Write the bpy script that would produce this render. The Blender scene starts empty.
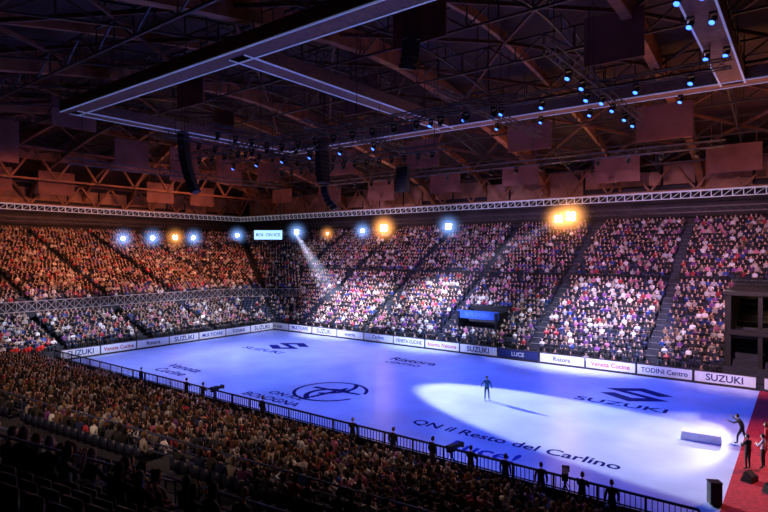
import bpy, math, random
import numpy as np
from mathutils import Vector, Matrix
rnd = random.Random(7); rng = np.random.default_rng(7)
scn = bpy.context.scene
try:
    scn.view_settings.view_transform = 'Standard'
except Exception: pass
COL = scn.collection

# ------------------------------------------------------------------ materials
def mat(name, c, rough=.7, metal=0, noise=0, nscale=3, emis=None, estr=0, c2=None, bump=0, spec=None):
    m = bpy.data.materials.new(name); m.use_nodes = True
    nt = m.node_tree; b = nt.nodes['Principled BSDF']
    b.inputs['Base Color'].default_value = (*c, 1); b.inputs['Roughness'].default_value = rough
    b.inputs['Metallic'].default_value = metal
    if spec is not None: b.inputs['Specular IOR Level'].default_value = spec
    if noise or c2:
        tc = nt.nodes.new('ShaderNodeTexCoord'); n = nt.nodes.new('ShaderNodeTexNoise')
        n.inputs['Scale'].default_value = nscale; n.inputs['Detail'].default_value = 4
        nt.links.new(tc.outputs['Object'], n.inputs['Vector'])
        r = nt.nodes.new('ShaderNodeValToRGB')
        a = tuple(x*(1-noise) for x in c); d = c2 if c2 else tuple(min(1, x*(1+noise)) for x in c)
        r.color_ramp.elements[0].position = .35; r.color_ramp.elements[1].position = .65
        r.color_ramp.elements[0].color = (*a, 1); r.color_ramp.elements[1].color = (*d, 1)
        nt.links.new(n.outputs['Fac'], r.inputs['Fac']); nt.links.new(r.outputs['Color'], b.inputs['Base Color'])
        if bump:
            bp = nt.nodes.new('ShaderNodeBump'); bp.inputs['Strength'].default_value = bump
            nt.links.new(n.outputs['Fac'], bp.inputs['Height']); nt.links.new(bp.outputs['Normal'], b.inputs['Normal'])
    if emis:
        b.inputs['Emission Color'].default_value = (*emis, 1); b.inputs['Emission Strength'].default_value = estr
    return m
M_ice = mat('ice_surface', (.66, .74, .92), .3, noise=.10, nscale=.3, spec=.35)
M_floor = mat('dark_rubber_floor', (.03, .03, .04), .8, noise=.3)
M_conc = mat('concrete_step', (.025, .025, .04), .85, noise=.3, nscale=1)
M_wall = mat('dark_wall', (.05, .035, .04), .9, noise=.3, nscale=.3)
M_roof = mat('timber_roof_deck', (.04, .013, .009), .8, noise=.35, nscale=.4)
M_glulam = mat('glulam_timber', (.34, .12, .055), .6, noise=.3, nscale=.8)
M_steel = mat('dark_steel', (.07, .05, .05), .5, .3, noise=.2)
M_black = mat('black_steel', (.015, .015, .018), .5, .2, noise=.2)
M_panel = mat('acoustic_panel_cloth', (.26, .10, .08), .9, noise=.2, nscale=.5)
M_panel2 = mat('wall_panel_wood', (.42, .19, .13), .85, noise=.25, nscale=.5)
M_white = mat('white_paint', (.8, .82, .88), .5, noise=.05)
M_edgeglow = mat('flange_edge_glow', (.6, .65, .8), .5, emis=(.4, .48, 1), estr=.16)  # pale flange edge with faint emission added so it looks lit
M_ringw = mat('ring_white_steel_glow', (.7, .68, .78), .5, emis=(.75, .72, .9), estr=.13)  # white steel given faint emission so the ring looks lit
M_bluetxt = mat('logo_blue', (.004, .010, .12), .7, noise=.1, spec=.05)
M_navy = mat('navy_board', (.02, .03, .15), .5, noise=.1)
M_cyan = mat('logo_cyan', (.01, .05, .4), .7, noise=.1, spec=.05)
M_redtxt = mat('logo_red', (.6, .03, .04), .5, noise=.1)
M_red = mat('red_carpet', (.5, .02, .03), .95, noise=.25, nscale=6, bump=.1)
M_seat = mat('seat_plastic', (.025, .03, .08), .45, noise=.2)
M_lens_w = mat('lamp_lens_white', (1, 1, 1), .3, emis=(.6, .8, 1), estr=55)
M_lens_o = mat('lamp_lens_warm', (1, .8, .5), .3, emis=(1, .55, .18), estr=70)
M_lens_b = mat('lamp_lens_blue', (.1, .2, 1), .3, emis=(.03, .12, 1), estr=6)
M_screen = mat('screen_face', (.2, .4, .6), .3, emis=(.35, .65, 1), estr=1.6)
M_glow = mat('doorway_lamp', (1, .8, .5), .3, emis=(1, .6, .25), estr=2)
M_crowd = bpy.data.materials.new('clothing_and_skin'); M_crowd.use_nodes = True
_nt = M_crowd.node_tree; _a = _nt.nodes.new('ShaderNodeAttribute'); _a.attribute_name = 'Col'
_nt.links.new(_a.outputs['Color'], _nt.nodes['Principled BSDF'].inputs['Base Color'])
_nt.nodes['Principled BSDF'].inputs['Roughness'].default_value = .8

def empty(name):
    e = bpy.data.objects.new(name, None); COL.objects.link(e); return e

# ------------------------------------------------------------------ mesh builder
class MB:
    def __init__(s): s.v = []; s.f = []; s.m = []
    def add(s, vs, fs, mi=0):
        b = len(s.v); s.v += [tuple(x) for x in vs]; s.f += [tuple(i+b for i in f) for f in fs]; s.m += [mi]*len(fs)
    def box(s, c, sz, mi=0, R=None):
        c = Vector(c); h = [x/2 for x in sz]; vs = []
        for x in (-1, 1):
            for y in (-1, 1):
                for z in (-1, 1):
                    p = Vector((x*h[0], y*h[1], z*h[2]))
                    if R is not None: p = R @ p
                    vs.append(p+c)
        s.add(vs, [(0,1,3,2),(4,6,7,5),(0,4,5,1),(2,3,7,6),(0,2,6,4),(1,5,7,3)], mi)
    def beam(s, p, q, w, h=None, mi=0):
        h = h or w; p = Vector(p); q = Vector(q); d = q-p; L = d.length
        if L < 1e-6: return
        d /= L; up = Vector((0,0,1)) if abs(d.z) < .98 else Vector((1,0,0))
        sx = d.cross(up).normalized(); uz = sx.cross(d)
        R = Matrix((sx, d, uz)).transposed()
        s.box((p+q)/2, (w, L, h), mi, R)
    def tube(s, p, q, r, n=8, mi=0, r2=None, cap=True):
        p = Vector(p); q = Vector(q); d = (q-p).normalized(); r2 = r if r2 is None else r2
        up = Vector((0,0,1)) if abs(d.z) < .98 else Vector((1,0,0))
        a = d.cross(up).normalized(); b = a.cross(d)
        vs = []
        for i in range(n):
            t = 2*math.pi*i/n; o = a*math.cos(t)+b*math.sin(t); vs += [p+o*r, q+o*r2]
        fs = [(2*i, 2*((i+1) % n), 2*((i+1) % n)+1, 2*i+1) for i in range(n)]
        if cap: fs += [tuple(2*i for i in range(n))[::-1], tuple(2*i+1 for i in range(n))]
        s.add(vs, fs, mi)
    def build(s, name, mats, parent=None, smooth=False):
        me = bpy.data.meshes.new(name); me.from_pydata(s.v, [], s.f)
        for m in mats: me.materials.append(m)
        me.polygons.foreach_set('material_index', s.m)
        if smooth: me.polygons.foreach_set('use_smooth', [True]*len(s.f))
        me.update(); o = bpy.data.objects.new(name, me); COL.objects.link(o)
        if parent: o.parent = parent
        return o

_tc = {}
def text_geo(t, size):
    if (t, size) in _tc: return _tc[(t, size)]
    cu = bpy.data.curves.new('t', 'FONT'); cu.body = t; cu.size = size; cu.align_x = 'CENTER'; cu.align_y = 'CENTER'
    cu.resolution_u = 3; cu.offset = size*.018
    o = bpy.data.objects.new('t', cu); COL.objects.link(o)
    dg = bpy.context.evaluated_depsgraph_get(); dg.update(); ev = o.evaluated_get(dg); me = ev.to_mesh()
    V = [v.co.copy() for v in me.vertices]; F = [tuple(p.vertices) for p in me.polygons]
    ev.to_mesh_clear(); bpy.data.objects.remove(o); _tc[(t, size)] = (V, F); return V, F

# ------------------------------------------------------------------ figures
def skin_mesh(nodes, edges, sub, root=0):
    me = bpy.data.meshes.new('tmp'); me.from_pydata([n[:3] for n in nodes], edges, [])
    ob = bpy.data.objects.new('tmp', me); COL.objects.link(ob)
    m = ob.modifiers.new('Skin', 'SKIN'); m.use_smooth_shade = True
    for i, n in enumerate(nodes):
        sv = me.skin_vertices[0].data[i]; sv.radius = (n[3], n[3]); sv.use_root = (i == root)
    if sub:
        s = ob.modifiers.new('Sub', 'SUBSURF'); s.levels = sub; s.render_levels = sub
    dg = bpy.context.evaluated_depsgraph_get(); dg.update(); ev = ob.evaluated_get(dg); mm = ev.to_mesh()
    V = np.array([v.co[:] for v in mm.vertices]).reshape(-1, 3); F = [tuple(p.vertices) for p in mm.polygons]
    ev.to_mesh_clear(); bpy.data.objects.remove(ob)
    return V, F

def ellipsoid(c, r, nu=8, nv=6):
    V = []; F = []
    for i in range(nv+1):
        th = math.pi*i/nv
        for j in range(nu):
            ph = 2*math.pi*j/nu
            V.append((c[0]+r[0]*math.sin(th)*math.cos(ph), c[1]+r[1]*math.sin(th)*math.sin(ph), c[2]+r[2]*math.cos(th)))
    for i in range(nv):
        for j in range(nu):
            a = i*nu+j; b = i*nu+(j+1) % nu; F.append((a, a+nu, b+nu, b))
    return np.array(V), F

# regions: 0 skin 1 top 2 trousers 3 shoes 4 hair 5 dark 6 lips
def head_geo(c, hair='short', nu=8, nv=6, detail=False, yaw=0):
    parts = []
    V, F = ellipsoid((0, 0, 0), (.076, .096, .122), nu, nv)
    lo = V[:, 2] < 0
    V[lo, 0] *= 1-.32*(V[lo, 2]/.122)**2; V[lo, 1] += .012*np.abs(V[lo, 2]/.122)
    R = []
    def ishair(p):
        n = (p[0]/.076, p[1]/.096, p[2]/.122)
        if hair == 'bald': return False
        if hair == 'long': return n[1] < .3 or n[2] > .55
        return (n[1] < .2 and n[2] > -.45) or n[2] > .55
    for f in F:
        p = V[list(f)].mean(0); R.append(4 if ishair(p) else 0)
    if not detail:
        hv = set(i for f, r in zip(F, R) if r == 4 for i in f)
        for i in hv: V[i] *= 1.1
        if hair == 'long':
            for i in hv:
                if V[i, 2] < -.03: V[i, 2] -= .12; V[i, 1] -= .02
    parts.append((V, F, R))
    if detail:
        if hair != 'bald':
            hf = [f for f, r in zip(F, R) if r == 4]; H = V*1.12+np.array((0, -.006, .008))
            if hair == 'long':
                lo = (H[:, 2] < -.02) & (H[:, 1] < .03); H[lo, 2] -= .14
            ids = sorted(set(i for f in hf for i in f)); mp = {i: k for k, i in enumerate(ids)}
            parts.append((H[ids], [tuple(mp[i] for i in f) for f in hf], [4]*len(hf)))
        for c0, r0, rg in [((0, .104, -.012), (.012, .018, .022), 0), ((.078, -.005, -.01), (.010, .018, .03), 0), ((-.078, -.005, -.01), (.010, .018, .03), 0),
                           ((.03, .086, .012), (.012, .008, .007), 5), ((-.03, .086, .012), (.012, .008, .007), 5),
                           ((0, .092, -.058), (.022, .008, .006), 6), ((.03, .088, .032), (.016, .006, .004), 4), ((-.03, .088, .032), (.016, .006, .004), 4)]:
            v, f = ellipsoid(c0, r0, 8, 6); parts.append((v, f, [rg]*len(f)))
    cy, sy = math.cos(yaw), math.sin(yaw); Rm = np.array(((cy, -sy, 0), (sy, cy, 0), (0, 0, 1)))
    return [(v@Rm.T+np.array(c), f, r) for v, f, r in parts]

def merge(parts):
    VV = []; FF = []; RR = []; b = 0
    for v, f, r in parts:
        VV.append(v); FF += [tuple(i+b for i in q) for q in f]; RR += list(r); b += len(v)
    return np.vstack(VV), FF, RR

def body(J, sub):
    names = list(J.keys()); idx = {n: i for i, n in enumerate(names)}
    nodes = [J[n] for n in names]
    E = [('pelvis','waist',1),('waist','chest',1),('chest','neckb',1),('neckb','neck',0)]
    for s in 'LR':
        E += [('chest','sh'+s,1),('sh'+s,'el'+s,1),('el'+s,'wr'+s,1),('wr'+s,'ha'+s,0),
              ('pelvis','hip'+s,2),('hip'+s,'kn'+s,2),('kn'+s,'an'+s,2),('an'+s,'toe'+s,3)]
    V, F = skin_mesh(nodes, [(idx[a], idx[b]) for a, b, r in E], sub, idx['pelvis'])
    A = np.array([J[a][:3] for a, b, r in E]); B = np.array([J[b][:3] for a, b, r in E]); rg = [r for a, b, r in E]
    C = np.array([V[list(f)].mean(0) for f in F])
    d = B-A; L = (d*d).sum(1)
    t = np.clip(((C[:, None]-A[None])*d[None]).sum(2)/L[None], 0, 1)
    D = np.linalg.norm(C[:, None]-(A[None]+t[..., None]*d[None]), axis=2)
    ra = np.array([J[a][3] for a, b, r in E]); rb = np.array([J[b][3] for a, b, r in E])
    D = D-(ra[None]*(1-t)+rb[None]*t)
    R = [rg[k] for k in D.argmin(1)]
    return V, F, R

def seatedJ(arm='lap', lean=0):
    J = {'pelvis': (0,0,.55,.14), 'waist': (0,-.01+lean*.3,.74,.13), 'chest': (0,lean,.95,.145), 'neckb': (0,lean*1.2,1.09,.06), 'neck': (0,.02+lean*1.3,1.17,.05)}
    for s, g in (('L', -1), ('R', 1)):
        J['sh'+s] = (g*.185, lean, 1.01, .068)
        if arm == 'lap': J['el'+s] = (g*.25, .04+lean, .76, .05); J['wr'+s] = (g*.12, .26, .70, .036); J['ha'+s] = (g*.07, .34, .69, .03)
        elif arm == 'clap': J['el'+s] = (g*.24, .14+lean, .80, .05); J['wr'+s] = (g*.08, .32, .96, .036); J['ha'+s] = (g*.035, .38, 1.03, .03)
        elif arm == 'phone': J['el'+s] = (g*.23, .2+lean, .86, .05); J['wr'+s] = (g*.09, .32, 1.10, .036); J['ha'+s] = (g*.05, .35, 1.18, .03)
        else: J['el'+s] = (g*.24, .10, .78, .05); J['wr'+s] = (g*.20, .34, .66, .036); J['ha'+s] = (g*.16, .43, .62, .03)
        J['hip'+s] = (g*.1, .06, .54, .095); J['kn'+s] = (g*.13, .46, .52, .068); J['an'+s] = (g*.13, .42, .11, .046); J['toe'+s] = (g*.14, .56, .05, .042)
    return J
def standJ(over=None):
    J = {'pelvis': (0,0,.96,.125), 'waist': (0,.0,1.13,.12), 'chest': (0,0,1.33,.14), 'neckb': (0,0,1.47,.06), 'neck': (0,.015,1.54,.05)}
    for s, g in (('L', -1), ('R', 1)):
        J['sh'+s] = (g*.185, 0, 1.41, .066); J['el'+s] = (g*.25, -.02, 1.13, .048); J['wr'+s] = (g*.24, .06, .90, .034); J['ha'+s] = (g*.23, .08, .83, .030)
        J['hip'+s] = (g*.1, 0, .9, .09); J['kn'+s] = (g*.11, .02, .5, .06); J['an'+s] = (g*.12, -.01, .1, .042); J['toe'+s] = (g*.14, .14, .045, .04)
    if over: J.update(over)
    return J

class Tmpl:
    def __init__(s, parts):
        V, F, R = merge(parts); s.V = V.astype(np.float32)
        s.sizes = np.array([len(f) for f in F]); s.loops = np.array([i for f in F for i in f])
        s.lreg = np.repeat(np.array(R), s.sizes); s.nf = len(F)

def make_T(J, sub, hair, nu, nv, hz=None):
    n = J['neck']; return Tmpl([body(J, sub)] + head_geo((n[0], n[1]+.02, n[2]+.11), hair, nu, nv, detail=False))
LOW = [make_T(seatedJ(a, l), 0, h, 8, 6) for a, l, h in (('lap',0,'short'),('clap',.03,'long'),('knee',.08,'short'),('phone',0,'long'),('clap',.05,'short'))]
HIGH = [make_T(seatedJ(a, l), 1, h, 12, 9) for a, l, h in (('lap',0,'short'),('clap',.04,'long'),('knee',.1,'short'),('phone',0,'long'),('lap',.05,'long'))]
STAND = [make_T(standJ(), 1, 'short', 12, 9),
         make_T(standJ({'elL': (-.22,.16,1.15,.048), 'wrL': (-.06,.28,1.22,.034), 'haL': (0,.33,1.25,.03), 'elR': (.22,.16,1.15,.048), 'wrR': (.06,.28,1.22,.034), 'haR': (.02,.34,1.26,.03)}), 1, 'short', 12, 9)]
def seat_T():
    m = MB(); m.box((0, .02, .43), (.44, .42, .05)); m.box((0, -.21, .64), (.44, .05, .42)); m.box((0, -.02, .2), (.06, .3, .42))
    return Tmpl([(np.array([v[:] for v in m.v]), m.f, [0]*len(m.f))])
SEAT = seat_T()

SKIN = np.array([(.74,.42,.30),(.80,.50,.38),(.6,.33,.23),(.74,.46,.36)])
HAIR = np.array([(.03,.015,.01),(.07,.03,.015),(.012,.01,.01),(.26,.14,.05),(.4,.36,.35),(.13,.055,.025),(.04,.02,.015)])
TOPS = np.array([(.7,.7,.78),(.015,.015,.02),(.02,.02,.035),(.012,.02,.09),(.42,.03,.05),(.03,.07,.34),(.4,.35,.33),(.05,.05,.07),(.20,.11,.08),(.55,.16,.3),(.012,.012,.018),(.01,.01,.015),(.03,.015,.03),(.85,.8,.85),(.02,.02,.06),(.015,.012,.02),(.18,.05,.25),(.01,.01,.012)])
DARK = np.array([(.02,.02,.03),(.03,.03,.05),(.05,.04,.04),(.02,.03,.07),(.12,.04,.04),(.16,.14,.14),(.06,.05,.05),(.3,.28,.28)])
PANT = np.array([(.02,.02,.03),(.03,.04,.08),(.02,.02,.02),(.05,.04,.04)])
def palette(n, tops):
    P = np.zeros((n, 7, 3))
    P[:, 0] = SKIN[rng.integers(0, len(SKIN), n)]; P[:, 1] = tops[rng.integers(0, len(tops), n)]*rng.uniform(.6, 1.3, (n, 1))
    P[:, 2] = PANT[rng.integers(0, len(PANT), n)]; P[:, 3] = .02; P[:, 4] = HAIR[rng.integers(0, len(HAIR), n)]; P[:, 5] = .01; P[:, 6] = (.4, .1, .1)
    return np.clip(P, 0, 1)

def tile(name, tmpls, P, tops=TOPS, pal=None, material=None, smooth=True, parent=None):
    """P: array rows x,y,z,rot,scale,templ"""
    P = np.array(P, dtype=np.float64)
    if len(P) == 0: return
    VV = []; LL = []; SS = []; CC = []; base = 0
    for k, T in enumerate(tmpls):
        Q = P[P[:, 5] == k]; n = len(Q)
        if n == 0: continue
        c, s = np.cos(Q[:, 3])[:, None], np.sin(Q[:, 3])[:, None]; sc = Q[:, 4][:, None]
        x, y, z = T.V[:, 0][None], T.V[:, 1][None], T.V[:, 2][None]
        X = (c*x-s*y)*sc+Q[:, 0][:, None]; Y = (s*x+c*y)*sc+Q[:, 1][:, None]; Z = z*sc+Q[:, 2][:, None]
        VV.append(np.stack((X, Y, Z), 2).reshape(-1, 3))
        nv = len(T.V); LL.append((T.loops[None]+(np.arange(n)*nv)[:, None]+base).ravel()); base += n*nv
        SS.append(np.tile(T.sizes, n))
        if material is None:
            pl = pal if pal is not None else palette(n, tops)
            if pal is not None: pl = np.tile(np.array(pal)[None], (n, 1, 1))
            c3 = pl[:, T.lreg]; CC.append(np.concatenate((c3, np.ones(c3.shape[:2]+(1,))), 2).reshape(-1, 4).astype(np.float32))
    V = np.concatenate(VV).astype(np.float32); L = np.concatenate(LL).astype(np.int32); S = np.concatenate(SS)
    me = bpy.data.meshes.new(name); me.vertices.add(len(V)); me.vertices.foreach_set('co', V.ravel())
    me.loops.add(len(L)); me.loops.foreach_set('vertex_index', L)
    me.polygons.add(len(S)); st = np.concatenate(([0], np.cumsum(S)[:-1])).astype(np.int32); me.polygons.foreach_set('loop_start', st)
    me.update(calc_edges=True)
    if smooth: me.polygons.foreach_set('use_smooth', np.ones(len(S), dtype=bool))
    if material is None:
        a = me.color_attributes.new('Col', 'BYTE_COLOR', 'CORNER'); a.data.foreach_set('color', np.concatenate(CC).ravel())
    me.materials.append(material or M_crowd)
    o = bpy.data.objects.new(name, me); COL.objects.link(o)
    if parent: o.parent = parent
    return o

# ------------------------------------------------------------------ room shell
ICEX0, ICEX1, ICEY0, ICEY1 = -63.4, -2.9, 26.1, 56.1
m = MB(); m.add([(-112,-20,-.06),(40,-20,-.06),(40,90,-.06),(-112,90,-.06)], [(0,1,2,3)]); m.build('floor', [M_floor])
m = MB(); m.box(((ICEX0+ICEX1)/2, (ICEY0+ICEY1)/2, -.02), (ICEX1-ICEX0, ICEY1-ICEY0, .05)); m.build('ice_rink', [M_ice])
ZI = .012
def wall(name, c, s):
    m = MB(); m.box(c, s); m.build(name, [M_wall])
wall('wall_left', (-108.5, 35, 12), (1, 112, 24.2)); wall('wall_far', (-36, 86.5, 12), (146, 1, 24.2))
wall('wall_right', (36, 35, 12), (1, 104, 24.2)); wall('wall_near', (-36, -17, 12), (146, 1, 24.2))

def H(x, y):
    a = min(1, abs(y-41.5)/44.5); b = max(0, min(1, (-74-x)/34)); c = max(0, min(1, (x-4)/34))
    q = max(a, b, c); return 23.8+7.8*(1-q**1.5)
m = MB(); xs = [-109+i*4.84 for i in range(31)]; ys = [-17.5+i*4.75 for i in range(23)]
vs = [(x, y, H(x, y)+.4) for x in xs for y in ys]; ny = len(ys)
fs = [(i*ny+j, i*ny+j+1, (i+1)*ny+j+1, (i+1)*ny+j) for i in range(len(xs)-1) for j in range(ny-1)]
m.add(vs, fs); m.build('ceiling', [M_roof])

# roof timber arches + steel purlin trusses
roof = empty('roof_structure')
m = MB()
AX = [-95, -84, -74, -63.5, -53, -42.5, -32, -21.5, -11, -.5, 10, 21]
for k, x in enumerate(AX):
    big = (k % 2 == 0)
    pts = []
    for i in range(23):
        y = 85.5-i*4.6
        if y < -16: y = -16
        z = H(x, y)-(.9 if big else .5)
        if i == 0: z -= 2.6
        if i == 1: z -= .6
        pts.append((x, y, z))
    for p, q in zip(pts[:-1], pts[1:]): m.beam(p, q, .8 if big else .35, 1.7 if big else .8)
# hip rafters in the left end
for y0 in range(-6, 86, 9):
    p = [(-107.5+i*5.6, 41.5+(y0-41.5)*(1-i*.07), 0) for i in range(7)]
    p = [(a, b, H(a, b)-.6-(2.2 if i == 0 else 0)) for i, (a, b, c) in enumerate(p)]
    for a, b in zip(p[:-1], p[1:]): m.beam(a, b, .45, 1.1)
m.build('timber_arches', [M_glulam], roof)
m = MB()
def flat_truss(m, P, Q, depth, n, w=.14, mi=0, fn=None):
    P = Vector(P); Q = Vector(Q); dz = Vector((0, 0, depth))
    pts = [P.lerp(Q, i/n) for i in range(n+1)]
    if fn: pts = [Vector((p.x, p.y, fn(p.x, p.y))) for p in pts]
    for i in range(n):
        a, b = pts[i], pts[i+1]
        m.beam(a, b, w, mi=mi); m.beam(a-dz, b-dz, w, mi=mi)
        if i % 2: m.beam(a, b-dz, w*.7, mi=mi)
        else: m.beam(a-dz, b, w*.7, mi=mi)
        m.beam(b, b-dz, w*.6, mi=mi)
for y in (2, 11, 20, 29, 38, 47, 56, 64, 72, 79):
    flat_truss(m, (-96, y, 0), (22, y, 0), 1.9, 44, .17, fn=lambda x, y: H(x, y)-.5)
for k, x in enumerate([-90, -79, -68.5, -58, -48, -37, -27, -16, -6, 5]):
    flat_truss(m, (x, 0, 0), (x, 84, 0), 1.5, 28, .15, fn=lambda x, y: H(x, y)-.3)
m.build('steel_purlin_trusses', [M_steel], roof)
m = MB()
for x in AX[:-1]:
    for y in range(2, 80, 11):
        m.beam((x, y, H(x, y)-.9), (x+10.5, y+11, H(x+10.5, y+11)-.9), .2, .3); m.beam((x+10.5, y, H(x+10.5, y)-.9), (x, y+11, H(x, y+11)-.9), .2, .3)
m.build('timber_cross_bracing', [mat('dark_timber', (.14, .048, .026), .7, noise=.3)], roof)
# perimeter wall truss (timber zigzag) + wood panels
m = MB()
def zig(A, B, z0, z1, n, w):
    A = Vector(A); B = Vector(B)
    for i in range(n):
        a = A.lerp(B, i/n); b = A.lerp(B, (i+1)/n); c = (a+b)/2
        m.beam((a.x, a.y, z0), (c.x, c.y, z1), w); m.beam((c.x, c.y, z1), (b.x, b.y, z0), w)
    m.beam((A.x, A.y, z1), (B.x, B.y, z1), w); m.beam((A.x, A.y, z0), (B.x, B.y, z0), w)
zig((-104.5, 0, 0), (-104.5, 82, 0), 19.9, 23.6, 15, .32)
zig((-91, 0, 0), (-91, 80, 0), 22.6, 27.2, 13, .3)
zig((-104.5, 82, 0), (16, 82, 0), 19.9, 23.6, 22, .24)
m.build('perimeter_timber_truss', [M_glulam], roof)
m = MB()
x = -104
while x < 26:
    w = rnd.choice([4.2, 5.6, 6.4]); z0 = rnd.choice([20.2, 20.6, 21.0]); z1 = rnd.choice([22.9, 23.6, 24.0])
    m.box((x+w/2, 84.3, (z0+z1)/2), (w-.35, .2, z1-z0)); x += w
y = -8
while y < 84:
    w = rnd.choice([4.2, 5.6]); z0 = rnd.choice([20.2, 20.8]); z1 = rnd.choice([22.9, 23.8])
    m.box((-106.8, y+w/2, (z0+z1)/2), (.2, w-.35, z1-z0)); y += w
m.build('wall_panelling', [M_panel2], roof)
# hanging acoustic baffles
m = MB()
def baffle(x, y, w, z0, z1, ax='x'):
    z1 = min(z1, H(x, y)-.8)
    if z1-z0 < 1: return
    m.box((x, y, (z0+z1)/2), (w, .15, z1-z0) if ax == 'x' else (.15, w, z1-z0))
    for s in (-.4, .4):
        p = (x+s*w, y, z1) if ax == 'x' else (x, y+s*w, z1)
        m.tube(p, (p[0], p[1], H(p[0], p[1])+.3), .03, 5)
for i, x in enumerate(range(-84, 20, 13)):
    baffle(x+rnd.uniform(-1, 1), 76, 5.6, 20.8+rnd.uniform(-.3, .8), 24.3)
for i, x in enumerate(range(-72, 12, 15)):
    baffle(x+rnd.uniform(-1, 1), 63, 5.4, 22.9+rnd.uniform(-.3, 1), 27.0)
for x in (-62, -38, -12):
    baffle(x, 46+rnd.uniform(-1, 1), 4.5, 26.6, 30.5)
for x in (-50, -22):
    baffle(x, 33, 4.5, 26.6, 30.5)
for i, y in enumerate(range(8, 76, 9)):
    if i % 4 != 3: baffle(-82, y, 5.4, 23.8+rnd.uniform(-.6, .6), 28.8, 'y')
    if i % 3 != 1: baffle(-96, y+4, 5.4, 20.9, 24.6, 'y')
for y in range(12, 50, 18):
    baffle(-69, y, 5.0, 26.4, 30.4, 'y')
m.build('acoustic_baffles', [M_panel], roof)

# ring truss (white)
m = MB()
RCc = [(-103.3, -8, 19.2), (-103.3, 81.3, 19.2), (24, 81.3, 19.2)]
for (A, B, n) in ((RCc[0], RCc[1], 80), (RCc[1], RCc[2], 110)):
    A = Vector(A); B = Vector(B)
    m.beam(A+Vector((0,0,.45)), B+Vector((0,0,.45)), .25, .2); m.beam(A-Vector((0,0,.45)), B-Vector((0,0,.45)), .25, .1)
    for i in range(n):
        a = A.lerp(B, i/n); b = A.lerp(B, (i+1)/n)
        m.beam(a+Vector((0,0,-.45)), a+Vector((0,0,.45)), .12); m.beam(a+Vector((0,0,-.45)), b+Vector((0,0,.45)), .06)
    m.beam(A-Vector((0,0,1.6)), B-Vector((0,0,1.6)), .14, mi=1); m.beam(A-Vector((0,0,2.3)), B-Vector((0,0,2.3)), .14, mi=1)
    for i in range(n):
        a = A.lerp(B, i/n); b = A.lerp(B, (i+1)/n); m.beam(a-Vector((0,0,1.6)), b-Vector((0,0,2.3)), .06, mi=1)
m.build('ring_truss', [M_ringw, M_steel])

# catwalk grid above the rink
m = MB()
CZ = 26.2
def catwalk(P, Q):
    P = Vector(P); Q = Vector(Q); d = (Q-P).normalized(); s = d.cross(Vector((0,0,1)))
    m.beam(P, Q, 1.7, .16, 0)
    for g in (-1, 1):
        o = s*g*.85
        m.beam(P+o+Vector((0,0,.45)), Q+o+Vector((0,0,.45)), .12, 1.1, 0)
        m.beam(P+o*1.03+Vector((0,0,-.1)), Q+o*1.03+Vector((0,0,-.1)), .13, .1, 1)
        m.beam(P+o+Vector((0,0,1.9)), Q+o+Vector((0,0,1.9)), .07, .07, 2)
        L = (Q-P).length; n = int(L/2)
        for i in range(n+1):
            a = P.lerp(Q, i/n)+o; m.beam(a+Vector((0,0,.9)), a+Vector((0,0,1.9)), .06, mi=2)
    n = int((Q-P).length/6)
    for i in range(n+1):
        a = P.lerp(Q, i/max(n, 1)); m.tube(a+s*.8, (a.x+s.x*.8, a.y+s.y*.8, H(a.x, a.y)+.3), .05, 5, 2)
for y in (26, 56): catwalk((-61, y, CZ), (14, y, CZ))
for x in (-60, -33.5, -5): catwalk((x, 26, CZ), (x, 56, CZ))
m.build('lighting_catwalk', [mat('catwalk_brown', (.22, .10, .07), .7, noise=.2), M_edgeglow, M_steel])

# suspended box trusses
def box_truss(name, P, Q, s=.6):
    m = MB(); P = Vector(P); Q = Vector(Q); d = (Q-P); L = d.length; d.normalize(); sd = d.cross(Vector((0,0,1)))
    C = [sd*a*s/2+Vector((0,0,b*s/2)) for a, b in ((-1,-1),(1,-1),(1,1),(-1,1))]
    for c in C: m.tube(P+c, Q+c, .055, 6)
    n = int(L/.9)
    for i in range(n):
        a = P+d*(L*i/n); b = P+d*(L*(i+1)/n)
        for k in range(4):
            c0, c1 = C[k], C[(k+1) % 4]; m.beam(a+(c0 if i % 2 else c1), b+(c1 if i % 2 else c0), .04)
    for t in (.05, .35, .65, .95):
        a = P+d*L*t; m.tube(a, (a.x, a.y, H(a.x, a.y)+.3), .035, 5)
    return m.build(name, [M_steel])
TR = [((-57, 50, 22.8), (-30, 50, 22.8)), ((-57, 36, 22.4), (-16, 36, 22.4)), ((-44, 31, 23.3), (-44, 57, 23.3)), ((-23, 36, 24.4), (-23, 58, 24.4)), ((-37, 36, 23.6), (-37, 58, 23.6)),
      ((-13, 34, 24.6), (-13, 58, 24.6)), ((-66, 28, 22), (-66, 60, 22)), ((-60, 61, 22), (-6, 61, 22)), ((-30, 44, 24.5), (-4, 44, 24.5)), ((-50, 30, 23.4), (-50, 57, 23.4)), ((-58, 43, 23), (-32, 43, 23))]
for P, Q in TR: box_truss('lighting_truss', P, Q)

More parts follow.
